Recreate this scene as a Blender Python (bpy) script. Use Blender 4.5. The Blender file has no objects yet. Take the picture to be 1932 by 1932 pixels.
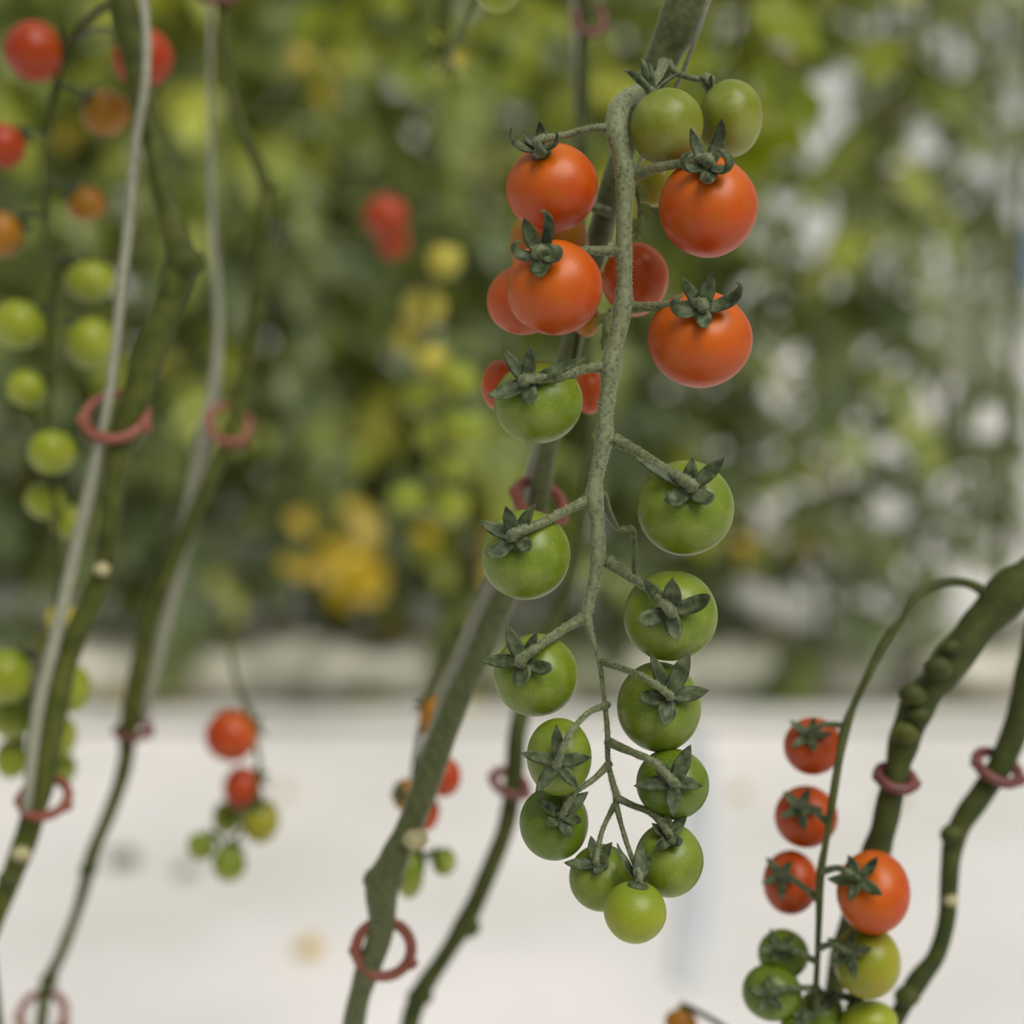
import bpy, math, random
from mathutils import Vector, Matrix, noise
R_ = random.Random(7)
sc = bpy.context.scene

# ---------------------------------------------------------------- camera
PITCH = math.radians(12.0)
CAM = Vector((0.0, 0.0, 1.30))
FW = Vector((0, math.cos(PITCH), -math.sin(PITCH)))
UP = Vector((0, math.sin(PITCH), math.cos(PITCH)))
RT = Vector((1, 0, 0))
FPX = 3000.0
cd = bpy.data.cameras.new('camera'); cam = bpy.data.objects.new('camera', cd)
sc.collection.objects.link(cam); sc.camera = cam
cam.location = CAM; cam.rotation_euler = (math.pi / 2 - PITCH, 0, 0)
cd.sensor_width = 36; cd.sensor_fit = 'HORIZONTAL'; cd.lens = 36 * FPX / 1932
cd.clip_start = 0.02; cd.clip_end = 200
cd.dof.use_dof = True; cd.dof.focus_distance = 0.465; cd.dof.aperture_fstop = 4.8

# ---------------------------------------------------------------- sky and sun
w = bpy.data.worlds.new('greenhouse_sky'); sc.world = w; w.use_nodes = True
nt = w.node_tree; nt.nodes.clear()
wo = nt.nodes.new('ShaderNodeOutputWorld'); bg = nt.nodes.new('ShaderNodeBackground')
tc = nt.nodes.new('ShaderNodeTexCoord'); sx = nt.nodes.new('ShaderNodeSeparateXYZ')
rp = nt.nodes.new('ShaderNodeValToRGB')
nt.links.new(tc.outputs['Generated'], sx.inputs[0]); nt.links.new(sx.outputs['Z'], rp.inputs[0])
nt.links.new(rp.outputs[0], bg.inputs[0]); nt.links.new(bg.outputs[0], wo.inputs[0])
rp.color_ramp.elements[0].position = 0.0; rp.color_ramp.elements[0].color = (0.66, 0.68, 0.68, 1)
rp.color_ramp.elements[1].position = 0.75; rp.color_ramp.elements[1].color = (1.0, 0.985, 0.95, 1)
e = rp.color_ramp.elements.new(0.25); e.color = (0.72, 0.74, 0.73, 1)
bg.inputs[1].default_value = 0.44

sd = bpy.data.lights.new('sun', 'SUN'); so = bpy.data.objects.new('sun', sd)
sc.collection.objects.link(so); sd.energy = 2.9; sd.angle = math.radians(42); sd.color = (1.0, 0.97, 0.92)
so.rotation_euler = Vector((-0.45, 0.55, -1.0)).to_track_quat('-Z', 'Y').to_euler()
so.location = (0.5, -1, 3)

sc.view_settings.view_transform = 'Standard'; sc.view_settings.look = 'None'
sc.view_settings.exposure = 0.0; sc.view_settings.gamma = 1.0; sc.view_settings.use_curve_mapping = False
sc.cycles.max_bounces = 8; sc.cycles.transparent_max_bounces = 8
sc.cycles.use_denoising = True

# ---------------------------------------------------------------- helpers
def RD(d):
    return d if d <= .5 or d > 1.05 else .5 + (d - .5) * .62

def P(x, y, d):
    """the place that stands d metres in front of the camera at image position x, y"""
    d = RD(d)
    return CAM + FW * d + RT * ((x - 966) / FPX * d) + UP * ((966 - y) / FPX * d)

def tag(o, label=None, cat=None, group=None, kind=None):
    if label: o['label'] = label
    if cat: o['category'] = cat
    if group: o['group'] = group
    if kind: o['kind'] = kind
    return o

def empty(name, loc):
    o = bpy.data.objects.new(name, None); sc.collection.objects.link(o)
    o.location = loc; o.empty_display_size = 0.01
    return o

def mesh(name, vs, fs, mat, parent=None, loc=None, smooth=True, attrs=None):
    me = bpy.data.meshes.new(name)
    off = Vector(loc) if loc is not None else Vector((0, 0, 0))
    me.from_pydata([tuple(Vector(v) - off) for v in vs], [], fs)
    if smooth: me.polygons.foreach_set('use_smooth', [True] * len(me.polygons))
    for k, vals in (attrs or {}).items():
        a = me.attributes.new(k, 'FLOAT', 'POINT'); a.data.foreach_set('value', vals)
    me.materials.append(mat); me.update()
    o = bpy.data.objects.new(name, me); sc.collection.objects.link(o)
    if parent is not None:
        o.parent = parent
    elif loc is not None:
        o.location = loc
    return o

def catmull(pts, rad, n):
    out, ro = [], []
    m = len(pts)
    for i in range(m - 1):
        p0 = pts[max(i - 1, 0)]; p1 = pts[i]; p2 = pts[i + 1]; p3 = pts[min(i + 2, m - 1)]
        for k in range(n):
            t = k / n
            out.append(0.5 * ((2 * p1) + (p2 - p0) * t + (2 * p0 - 5 * p1 + 4 * p2 - p3) * t * t + (3 * p1 - p0 - 3 * p2 + p3) * t ** 3))
            s = t * t * (3 - 2 * t)
            ro.append(rad[i] * (1 - s) + rad[i + 1] * s)
    out.append(pts[-1].copy()); ro.append(rad[-1])
    return out, ro

def frames(path):
    fr = []
    t = (path[1] - path[0]).normalized()
    a = t.orthogonal().normalized()
    for i in range(len(path)):
        if i == 0: tt = path[1] - path[0]
        elif i == len(path) - 1: tt = path[-1] - path[-2]
        else: tt = path[i + 1] - path[i - 1]
        tt = tt.normalized() if tt.length > 1e-9 else t
        a = (a - tt * a.dot(tt))
        a = a.normalized() if a.length > 1e-6 else tt.orthogonal().normalized()
        fr.append((tt, a, tt.cross(a))); t = tt
    return fr

def tube(path, rad, seg=10, bump=0.0, base=0, fsc=300.0):
    vs, fs = [], []
    fr = frames(path)
    for i, (t, a, b) in enumerate(fr):
        for k in range(seg):
            th = 2 * math.pi * k / seg
            dr = rad[i]
            if bump:
                q = path[i] + (a * math.cos(th) + b * math.sin(th)) * dr
                dr *= 1 + bump * noise.noise(q * fsc)
            vs.append(path[i] + (a * math.cos(th) + b * math.sin(th)) * dr)
    n = len(path)
    for i in range(n - 1):
        for k in range(seg):
            k2 = (k + 1) % seg
            fs.append((base + i * seg + k, base + i * seg + k2, base + (i + 1) * seg + k2, base + (i + 1) * seg + k))
    for end, idx in ((0, 0), (n - 1, 1)):
        c = len(vs); vs.append(path[end] - fr[end][0] * rad[end] * (0.4 if idx == 0 else -0.4))
        for k in range(seg):
            k2 = (k + 1) % seg
            tri = (base + end * seg + k2, base + end * seg + k, base + c) if idx == 0 else (base + end * seg + k, base + end * seg + k2, base + c)
            fs.append(tri)
    return vs, fs

class MB:
    def __init__(s): s.v = []; s.f = []; s.at = []
    def add(s, vf, val=0.0):
        vs, fs = vf; b = len(s.v); s.v += list(vs); s.f += [tuple(i + b for i in f) for f in fs]; s.at += [val] * len(vs)
    def build(s, name, mat, parent=None, loc=None, **k):
        if s.at and any(s.at): k.setdefault('attrs', {'tint': s.at})
        return mesh(name, s.v, s.f, mat, parent, loc, **k)

def box(c, h, rot=None):
    vs = [Vector((x, y, z)) for x in (-1, 1) for y in (-1, 1) for z in (-1, 1)]
    vs = [Vector((v.x * h[0], v.y * h[1], v.z * h[2])) for v in vs]
    if rot: vs = [rot @ v for v in vs]
    return [v + Vector(c) for v in vs], [(0, 1, 3, 2), (4, 6, 7, 5), (0, 4, 5, 1), (2, 3, 7, 6), (0, 2, 6, 4), (1, 5, 7, 3)]

# ---------------------------------------------------------------- materials
def newmat(name):
    m = bpy.data.materials.new(name); m.use_nodes = True
    n = m.node_tree; p = n.nodes['Principled BSDF']
    return m, n, p

def ramp(n, src, stops):
    r = n.nodes.new('ShaderNodeValToRGB')
    el = r.color_ramp.elements
    el[0].position, el[0].color = stops[0][0], (*stops[0][1], 1)
    el[1].position, el[1].color = stops[-1][0], (*stops[-1][1], 1)
    for p_, c in stops[1:-1]:
        x = el.new(p_); x.color = (*c, 1)
    n.links.new(src, r.inputs[0]); return r

def mixc(n, a, b, fac, mode='MIX'):
    m = n.nodes.new('ShaderNodeMix'); m.data_type = 'RGBA'; m.blend_type = mode
    for v, s in ((a, 6), (b, 7)):
        if hasattr(v, 'links') or hasattr(v, 'node'): n.links.new(v, m.inputs[s])
        else: m.inputs[s].default_value = (*v, 1)
    if hasattr(fac, 'node'): n.links.new(fac, m.inputs[0])
    else: m.inputs[0].default_value = fac
    return m.outputs[2]

def fruit_mat(name, stops, mottle, fac, spots=None, rough=0.34, sss=0.06, sssr=(1, .3, .1), scale=140):
    m, n, p = newmat(name)
    at = n.nodes.new('ShaderNodeAttribute'); at.attribute_name = 'axial'
    tc = n.nodes.new('ShaderNodeTexCoord')
    r = ramp(n, at.outputs['Fac'], stops)
    nz = n.nodes.new('ShaderNodeTexNoise'); nz.inputs['Scale'].default_value = scale; nz.inputs['Detail'].default_value = 5
    n.links.new(tc.outputs['Object'], nz.inputs['Vector'])
    k = ramp(n, nz.outputs['Fac'], [(0.42, (0, 0, 0)), (0.68, (fac, fac, fac))])
    col = mixc(n, r.outputs[0], mottle, k.outputs[0])
    # pale freckles of the skin
    vo = n.nodes.new('ShaderNodeTexVoronoi'); vo.inputs['Scale'].default_value = 900
    n.links.new(tc.outputs['Object'], vo.inputs['Vector'])
    fk = ramp(n, vo.outputs['Distance'], [(0.10, (0.16,) * 3), (0.28, (0, 0, 0))])
    col = mixc(n, col, spots or mottle, fk.outputs[0])
    n.links.new(col, p.inputs['Base Color'])
    nz2 = n.nodes.new('ShaderNodeTexNoise'); nz2.inputs['Scale'].default_value = 260; nz2.inputs['Detail'].default_value = 3
    n.links.new(tc.outputs['Object'], nz2.inputs['Vector'])
    rr = n.nodes.new('ShaderNodeMapRange'); rr.inputs[3].default_value = rough - 0.06; rr.inputs[4].default_value = rough + 0.12
    n.links.new(nz2.outputs['Fac'], rr.inputs[0]); n.links.new(rr.outputs[0], p.inputs['Roughness'])
    bm = n.nodes.new('ShaderNodeBump'); bm.inputs['Strength'].default_value = 0.10; bm.inputs['Distance'].default_value = 0.0006
    n.links.new(nz2.outputs['Fac'], bm.inputs['Height']); n.links.new(bm.outputs[0], p.inputs['Normal'])
    p.inputs['Subsurface Weight'].default_value = sss
    p.inputs['Subsurface Radius'].default_value = sssr; p.inputs['Subsurface Scale'].default_value = 0.004
    p.inputs['Specular IOR Level'].default_value = 0.36
    return m

M = {}
M['red'] = fruit_mat('tomato_red_skin', [(0, (0.40, 0.036, 0.005)), (0.45, (0.40, 0.042, 0.002)), (0.78, (0.46, 0.072, 0.002)), (1, (0.60, 0.13, 0.003))], (0.44, 0.10, 0.003), 0.55, (0.7, 0.24, 0.05))
M['deepred'] = fruit_mat('tomato_deep_red_skin', [(0, (0.33, 0.027, 0.003)), (0.6, (0.34, 0.035, 0.002)), (1, (0.42, 0.06, 0.002))], (0.40, 0.07, 0.003), 0.4)
M['orangered'] = fruit_mat('tomato_orange_red_skin', [(0, (0.42, 0.055, 0.004)), (1, (0.46, 0.085, 0.004))], (0.42, 0.09, 0.005), 0.4)
M['orange'] = fruit_mat('tomato_orange_skin', [(0, (0.40, 0.14, 0.006)), (0.6, (0.33, 0.13, 0.003)), (1, (0.24, 0.12, 0.003))], (0.28, 0.15, 0.004), 0.6)
M['yellow'] = fruit_mat('tomato_yellow_skin', [(0, (0.50, 0.42, 0.05)), (1, (0.42, 0.36, 0.04))], (0.34, 0.36, 0.05), 0.6)
M['lime'] = fruit_mat('tomato_pale_green_skin', [(0, (0.30, 0.34, 0.035)), (0.5, (0.25, 0.28, 0.008)), (1, (0.16, 0.23, 0.02))], (0.20, 0.25, 0.01), 0.6, (0.5, .6, .2), sssr=(.6, .8, .2))
M['green'] = fruit_mat('tomato_green_skin', [(0, (0.36, 0.38, 0.11)), (0.24, (0.20, 0.24, 0.014)), (0.55, (0.115, 0.165, 0.002)), (1, (0.14, 0.20, 0.018))], (0.20, 0.25, 0.03), 0.75, (0.5, 0.58, 0.28), sssr=(.5, .8, .2), rough=0.32)
M['greenpale'] = fruit_mat('tomato_translucent_green_skin', [(0, (0.28, 0.28, 0.07)), (0.35, (0.16, 0.18, 0.006)), (1, (0.13, 0.18, 0.012))], (0.25, 0.28, 0.06), 0.7, (0.4, 0.46, 0.2), sssr=(.6, .9, .2), sss=.15, scale=110)
M['darkgreen'] = fruit_mat('tomato_dark_green_skin', [(0, (0.24, 0.29, 0.06)), (0.5, (0.095, 0.15, 0.003)), (1, (0.085, 0.14, 0.008))], (0.15, 0.21, 0.02), 0.6, (0.5, 0.58, 0.3), sssr=(.5, .8, .2), rough=0.30)
M['turning'] = fruit_mat('tomato_turning_skin', [(0, (0.34, 0.31, 0.05)), (0.6, (0.26, 0.26, 0.012)), (1, (0.17, 0.22, 0.015))], (0.3, 0.22, 0.015), 0.6, sssr=(.6, .8, .2))

def plant_mat(name, c1, c2, dark, rough=0.6, sheen=0.25, trans=0.0, scale=350, use_tint=False):
    m, n, p = newmat(name)
    tc = n.nodes.new('ShaderNodeTexCoord')
    nz = n.nodes.new('ShaderNodeTexNoise'); nz.inputs['Scale'].default_value = scale; nz.inputs['Detail'].default_value = 6
    n.links.new(tc.outputs['Object'], nz.inputs['Vector'])
    r = ramp(n, nz.outputs['Fac'], [(0.30, dark), (0.44, c1), (0.66, c2)])
    n.links.new(r.outputs[0], p.inputs['Base Color'])
    p.inputs['Roughness'].default_value = rough; p.inputs['Specular IOR Level'].default_value = 0.25 if sheen < .1 else 0.4
    p.inputs['Sheen Weight'].default_value = sheen; p.inputs['Sheen Roughness'].default_value = 0.4
    p.inputs['Sheen Tint'].default_value = (0.85, 0.9, 0.7, 1)
    bm = n.nodes.new('ShaderNodeBump'); bm.inputs['Strength'].default_value = 0.35; bm.inputs['Distance'].default_value = 0.0004
    n.links.new(nz.outputs['Fac'], bm.inputs['Height']); n.links.new(bm.outputs[0], p.inputs['Normal'])
    return m
M['stem'] = plant_mat('truss_stem_skin', (0.155, 0.18, 0.088), (0.21, 0.235, 0.125), (0.075, 0.09, 0.04), scale=700)
M['pedicel'] = plant_mat('pedicel_skin', (0.10, 0.12, 0.050), (0.16, 0.18, 0.085), (0.06, 0.08, 0.03), scale=600)
M['sepal'] = plant_mat('sepal_skin', (0.042, 0.060, 0.019), (0.105, 0.13, 0.058), (0.016, 0.026, 0.007), scale=380, sheen=0.15)
M['vine'] = plant_mat('vine_skin', (0.050, 0.062, 0.006), (0.085, 0.098, 0.014), (0.035, 0.043, 0.005), scale=120, rough=0.6, sheen=0.03)
M['vinedark'] = plant_mat('dark_vine_skin', (0.036, 0.048, 0.007), (0.062, 0.074, 0.014), (0.03, 0.045, 0.01), scale=120, rough=0.6, sheen=0.03)
M['vinegrey'] = plant_mat('grey_vine_skin', (0.070, 0.085, 0.025), (0.105, 0.12, 0.040), (0.05, 0.06, 0.02), scale=400, rough=0.55)
M['scar'] = plant_mat('leaf_scar', (0.36, 0.32, 0.16), (0.44, 0.40, 0.22), (0.22, 0.18, 0.08), scale=300)
M['dry'] = plant_mat('dry_plant', (0.10, 0.085, 0.04), (0.2, 0.17, 0.09), (0.05, 0.045, 0.02), scale=200)

def hair_material():
    m, n, p = newmat('plant_hair'); p.inputs['Base Color'].default_value = (0.52, 0.55, 0.36, 1); p.inputs['Roughness'].default_value = 0.6
    return m
M['hair'] = hair_material()

def leaf_mat(name, stops, rough=0.32, tr=0.46, tcol=(0.48, 0.56, 0.06)):
    m = bpy.data.materials.new(name); m.use_nodes = True; n = m.node_tree
    p = n.nodes['Principled BSDF']; out = n.nodes['Material Output']
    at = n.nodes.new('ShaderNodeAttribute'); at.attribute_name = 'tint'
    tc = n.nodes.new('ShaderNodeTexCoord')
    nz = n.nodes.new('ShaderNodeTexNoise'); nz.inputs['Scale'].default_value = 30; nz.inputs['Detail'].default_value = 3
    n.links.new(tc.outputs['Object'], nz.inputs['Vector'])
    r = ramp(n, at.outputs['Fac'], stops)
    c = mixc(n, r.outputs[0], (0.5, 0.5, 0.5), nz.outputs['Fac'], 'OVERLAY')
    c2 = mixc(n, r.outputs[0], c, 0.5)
    n.links.new(c2, p.inputs['Base Color']); p.inputs['Roughness'].default_value = rough
    p.inputs['Specular IOR Level'].default_value = 0.55
    t = n.nodes.new('ShaderNodeBsdfTranslucent')
    tm = mixc(n, r.outputs[0], tcol, 0.55); n.links.new(tm, t.inputs['Color'])
    mx = n.nodes.new('ShaderNodeMixShader'); mx.inputs[0].default_value = tr
    n.links.new(p.outputs[0], mx.inputs[1]); n.links.new(t.outputs[0], mx.inputs[2]); n.links.new(mx.outputs[0], out.inputs[0])
    return m
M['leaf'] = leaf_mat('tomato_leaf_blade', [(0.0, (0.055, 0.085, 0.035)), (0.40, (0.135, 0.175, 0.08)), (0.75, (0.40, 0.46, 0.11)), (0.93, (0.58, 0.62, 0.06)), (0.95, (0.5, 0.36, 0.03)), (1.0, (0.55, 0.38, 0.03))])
M['leafpale'] = leaf_mat('pale_leaf_blade', [(0.0, (0.18, 0.22, 0.13)), (0.6, (0.34, 0.37, 0.27)), (0.93, (0.48, 0.49, 0.38)), (0.95, (0.38, 0.32, 0.10)), (1.0, (0.4, 0.32, 0.1))], rough=0.35)
M['leafbright'] = leaf_mat('bright_leaf_blade', [(0.0, (0.15, 0.22, 0.015)), (1.0, (0.28, 0.33, 0.015))], tr=0.5, tcol=(0.42, 0.46, 0.01))
M['leafyellow'] = leaf_mat('yellow_leaf_blade', [(0.0, (0.48, 0.36, 0.008)), (0.7, (0.68, 0.48, 0.008)), (1.0, (0.7, 0.6, 0.2))], tr=0.4, tcol=(0.75, 0.52, 0.01))

def plain(name, col, rough=0.5, sc_=0, col2=None, metal=0.0, bump=0.0, coord='Object'):
    m, n, p = newmat(name); p.inputs['Base Color'].default_value = (*col, 1); p.inputs['Roughness'].default_value = rough
    p.inputs['Metallic'].default_value = metal
    if sc_:
        tc = n.nodes.new('ShaderNodeTexCoord'); nz = n.nodes.new('ShaderNodeTexNoise')
        nz.inputs['Scale'].default_value = sc_; nz.inputs['Detail'].default_value = 5
        n.links.new(tc.outputs[coord], nz.inputs['Vector'])
        r = ramp(n, nz.outputs['Fac'], [(0.35, col), (0.65, col2 or col)]); n.links.new(r.outputs[0], p.inputs['Base Color'])
        if bump:
            b = n.nodes.new('ShaderNodeBump'); b.inputs['Strength'].default_value = bump; b.inputs['Distance'].default_value = 0.01
            n.links.new(nz.outputs['Fac'], b.inputs['Height']); n.links.new(b.outputs[0], p.inputs['Normal'])
    return m
M['clip'] = plain('dusty_red_plastic', (0.19, 0.046, 0.026), 0.5, 200, (0.25, 0.075, 0.045))
M['clipdark'] = plain('dark_red_plastic', (0.11, 0.03, 0.022), 0.5, 200, (0.17, 0.05, 0.038))
M['twine'] = plain('grey_twine', (0.22, 0.225, 0.155), 0.7, 500, (0.31, 0.31, 0.23))
M['film'] = plain('white_ground_film', (0.62, 0.61, 0.585), 0.5, 0.8, (0.87, 0.83, 0.825), bump=0.15)
M['slab'] = plain('grow_slab_film', (0.66, 0.63, 0.53), 0.45, 9, (0.30, 0.31, 0.23), bump=0.4)
M['pipe'] = plain('painted_steel_pipe', (0.56, 0.55, 0.50), 0.5, 5, (0.50, 0.50, 0.46))
M['hose'] = plain('grey_flat_hose', (0.50, 0.53, 0.56), 0.45, 5, (0.60, 0.62, 0.64))
M['gutter'] = plain('pale_gutter', (0.50, 0.50, 0.44), 0.5, 5, (0.38, 0.38, 0.31))
M['wall'] = plain('milky_wall_sheet', (0.66, 0.67, 0.65), 0.6, 0.8, (0.56, 0.58, 0.57))
M['bluecrate'] = plain('blue_plastic', (0.22, 0.32, 0.5), 0.5, 3, (0.26, 0.36, 0.54))

# ---------------------------------------------------------------- the setting
fl = mesh('floor', [(-9, -2.5, 0), (9, -2.5, 0), (9, 12, 0), (-9, 12, 0)], [(0, 1, 2, 3)], M['film'], smooth=False); tag(fl, kind='structure')
b = MB(); b.add(box((0, 12.05, 1.9), (9, 0.05, 1.9)))
tag(b.build('wall_back', M['wall'], smooth=False), kind='structure')

# ---------------------------------------------------------------- leaves
def leaflet(org, dirv, nrm, L, W, droop, rng, tint):
    """one lobed, folded and drooping leaflet"""
    side = dirv.cross(nrm).normalized(); nrm = side.cross(dirv).normalized()
    N = 7; vs = []; fs = []
    p = org.copy(); d = dirv.copy(); n_ = nrm.copy()
    fold = rng.uniform(0.15, 0.5); tw = rng.uniform(-.25, .25)
    for i in range(N):
        t = i / (N - 1)
        wd = W * (math.sin(math.pi * min(1, t * 0.93 + 0.05)) ** 0.75) * (1 - 0.35 * t)
        if i in (2, 4): wd *= 1.18
        if i in (3, 5): wd *= 0.80
        if i == 0: wd = W * 0.08
        if i == N - 1: wd = W * 0.02
        s2 = (side + n_ * tw * t).normalized()
        vs += [p - s2 * wd + n_ * wd * fold, p - s2 * wd * .5 + n_ * wd * (fold * .3), p.copy(), p + s2 * wd * .5 + n_ * wd * (fold * .3), p + s2 * wd + n_ * wd * fold]
        a = -droop / N
        d2 = (d * math.cos(a) + n_ * math.sin(a)).normalized(); n_ = (n_ * math.cos(a) - d * math.sin(a)).normalized(); d = d2
        p = p + d * (L / (N - 1))
    for i in range(N - 1):
        for k in range(4):
            q = i * 5 + k; fs.append((q, q + 1, q + 6, q + 5))
    return vs, fs

def compound_leaf(mb, org, az, el, L, rng, tint, nl=3, size=1.0):
    d = Vector((math.cos(az) * math.cos(el), math.sin(az) * math.cos(el), math.sin(el)))
    up = Vector((0, 0, 1)); path = []; p = org.copy(); n = 8
    for i in range(n):
        path.append(p.copy()); p = p + d * (L / n)
        d = (d + Vector((0, 0, -1.5 / n * rng.uniform(.6, 1.3)))).normalized()
    mb.add(tube(path, [0.0028 * size - 0.0018 * size * i / n for i in range(n)], 4), tint * 0.8)
    for i in range(2, n - 1, max(1, (n - 3) // nl)):
        t = (path[i + 1] - path[i]).normalized(); s = t.cross(up).normalized()
        nn = s.cross(t).normalized()
        for sg in (-1, 1):
            dv = (s * sg + t * 0.45 + Vector((rng.uniform(-.2, .2), rng.uniform(-.2, .2), rng.uniform(-.35, .15)))).normalized()
            l = rng.uniform(0.055, 0.095) * size * (0.8 if i == 2 else 1)
            mb.add(leaflet(path[i], dv, (nn + Vector((rng.uniform(-.3, .3), rng.uniform(-.3, .3), 0))).normalized(), l, l * 0.34, rng.uniform(.4, 1.4), rng, tint), max(.001, min(.94 if tint < .95 else 1, tint + rng.uniform(-.08, .08))))
    t = (path[-1] - path[-2]).normalized(); s = t.cross(up).normalized(); nn = s.cross(t)
    l = rng.uniform(0.08, 0.12) * size
    mb.add(leaflet(path[-1], t, nn, l, l * 0.38, rng.uniform(.3, 1.2), rng, tint), tint)

def row_plant(x, y, h0, h1, nleaf, seed, label, group, mat='leaf', yellow=0.02, size=1.0, name='tomato_plant', tbias=0.0):
    rng = random.Random(seed)
    root = empty(name, (x, y, 0)); tag(root, label, 'plant', group)
    path = []; lean = rng.uniform(-.12, .12)
    for i in range(9):
        t = i / 8; path.append(Vector((lean * t + 0.03 * math.sin(t * 7 + seed), 0.03 * math.cos(t * 5 + seed), t * (h1 + .1))))
    mb = MB(); mb.add(tube(path, [0.008] * 9, 6)); mb.build('stem', M['vine'], root)
    fb = MB()
    for i in range(nleaf):
        t = (i + rng.random()) / nleaf
        z = h0 + (h1 - h0) * t
        f = z / (h1 + .1) * 8; k = min(7, int(f)); p = path[k].lerp(path[k + 1], f - k)
        ti = min(.92, max(.02, rng.gauss(.28 + tbias, .22) + .52 * t))  # upper leaves tinted lighter: younger growth, and overhead light painted into the colour
        if rng.random() < yellow: ti = rng.uniform(.96, 1)
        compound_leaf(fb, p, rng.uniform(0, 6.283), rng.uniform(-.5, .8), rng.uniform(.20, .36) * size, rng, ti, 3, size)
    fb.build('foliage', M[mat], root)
    return root

FR = 'blurred foliage row beyond the white floor'
k = 0
for x in (-2.16, -1.89, -1.62, -1.36, -1.10, -0.83, -0.55, -0.28, 0.0, 0.27, 0.52, 0.80):
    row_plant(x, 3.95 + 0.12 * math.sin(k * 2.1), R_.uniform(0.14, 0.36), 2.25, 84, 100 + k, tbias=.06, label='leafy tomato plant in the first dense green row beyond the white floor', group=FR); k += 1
for x, n_ in ((1.06, 44), (1.30, 40), (1.56, 40)):
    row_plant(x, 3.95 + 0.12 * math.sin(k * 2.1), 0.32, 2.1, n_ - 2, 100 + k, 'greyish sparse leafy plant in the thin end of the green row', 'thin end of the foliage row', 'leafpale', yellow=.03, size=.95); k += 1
for x in (-2.0, -1.55, -1.1, -0.68, -0.25, 0.2, 0.62):
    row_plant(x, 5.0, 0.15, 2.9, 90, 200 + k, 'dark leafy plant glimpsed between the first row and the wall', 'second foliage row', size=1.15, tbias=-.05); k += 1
for x in (1.05, 1.6, 2.1):
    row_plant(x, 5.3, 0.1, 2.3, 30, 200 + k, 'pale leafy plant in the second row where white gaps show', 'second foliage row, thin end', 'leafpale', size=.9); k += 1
for x in (-2.4, -1.8, -1.2, -0.6, 0.0, 0.55):
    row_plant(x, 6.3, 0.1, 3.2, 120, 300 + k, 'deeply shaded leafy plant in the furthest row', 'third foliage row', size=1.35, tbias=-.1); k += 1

# low clutter under the foliage row
for i, (x0, x1) in enumerate(((-2.3, -1.25), (-1.2, -0.15), (-0.1, 0.95), (1.0, 2.05))):
    n = 14; vs = []; fs = []
    for a in range(n + 1):
        x = x0 + (x1 - x0) * a / n; e_ = min(1, min(a, n - a) * .7 + .35)
        for c in range(12):
            th = 2 * math.pi * c / 12; r1 = 0.16 * e_ ** .3; r2 = 0.068 * e_
            vs.append(Vector((x, 3.92 + r1 * math.copysign(abs(math.cos(th)) ** .6, math.cos(th)), 0.072 + r2 * math.copysign(abs(math.sin(th)) ** .6, math.sin(th)) + .006 * noise.noise(Vector((x * 9, th, i))))))
    for a in range(n):
        for c in range(12):
            fs.append((a * 12 + c, a * 12 + (c + 1) % 12, (a + 1) * 12 + (c + 1) % 12, (a + 1) * 12 + c))
    fs.append(tuple(range(11, -1, -1))); fs.append(tuple(n * 12 + c for c in range(12)))
    r = mesh('grow_slab', vs, fs, M['slab'], loc=((x0 + x1) / 2, 3.92, 0.0))
    tag(r, 'long grey green grow bag lying under the foliage row', 'grow bag', 'grow bags end to end under the foliage row')
mb = MB(); pp = [Vector((-2.4 + .4 * i, 3.62 + .004 * math.sin(i), 0.026)) for i in range(13)]; mb.add(tube(pp, [.026] * 13, 12))
tag(mb.build('heating_pipe', M['pipe'], loc=(0, 3.62, 0)), 'long pale grey pipe lying along the far edge of the white floor', 'pipe')
mb = MB()
pp = [P(1320, 1400, 1), ]
def onfloor(x, y, h=0.0):
    r = P(x, y, 2.0) - CAM
    return CAM + r * ((CAM.z - h) / -r.z)
pts = [onfloor(1318, 1362, .02), onfloor(1322, 1500, .02), onfloor(1316, 1620, .02), onfloor(1312, 1740, .02), onfloor(1300, 1835, .02)]
a, r = catmull(pts, [.028, .03, .034, .036, .03], 6); mb.add(([Vector((v.x, v.y, .005 + (v.z - .02) * .12)) for v in tube(a, r, 12)[0]], tube(a, r, 12)[1]))
tag(mb.build('drain_hose', M['hose'], loc=(a[0].x, a[0].y, 0)), 'bluish grey flattened hose lying on the white floor behind the bottom green tomatoes', 'hose')
# fallen leaves and scraps
rng = random.Random(5)
for i in range(76):
    x = rng.uniform(-1.5, 1.5); y = rng.uniform(3.66, 4.15) if i < 70 else rng.uniform(2.5, 3.5)
    if i >= 70: x *= .7
    z = 0.14 if abs(y - 3.92) < .14 else 0.055 if abs(y - 3.62) < .03 else 0.004
    mb = MB()
    l = rng.uniform(.06, .15) * (1 if i < 70 else .5)
    az = rng.uniform(0, 6.28)
    mb.add(leaflet(Vector((0, 0, 0)), Vector((math.cos(az), math.sin(az), .45 if i < 70 else .05)), Vector((0, 0, 1)), l, l * .4, 1.1 if i < 70 else .2, rng, 0), rng.random())
    wh = rng.random()
    o = mb.build('fallen_leaf', M['leafyellow'] if wh < .25 else M['dry'] if wh < .7 else M['leaf'], loc=(0, 0, 0)); o.location = (x, y, z + .012)
    if i < 70: tag(o, 'small fallen leaf on the litter strip under the foliage row', 'leaf', 'fallen leaves under the foliage row')
    else: tag(o, 'small faint dry leaf lying on the open white floor', 'leaf', 'dry leaves on the white floor')

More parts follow.
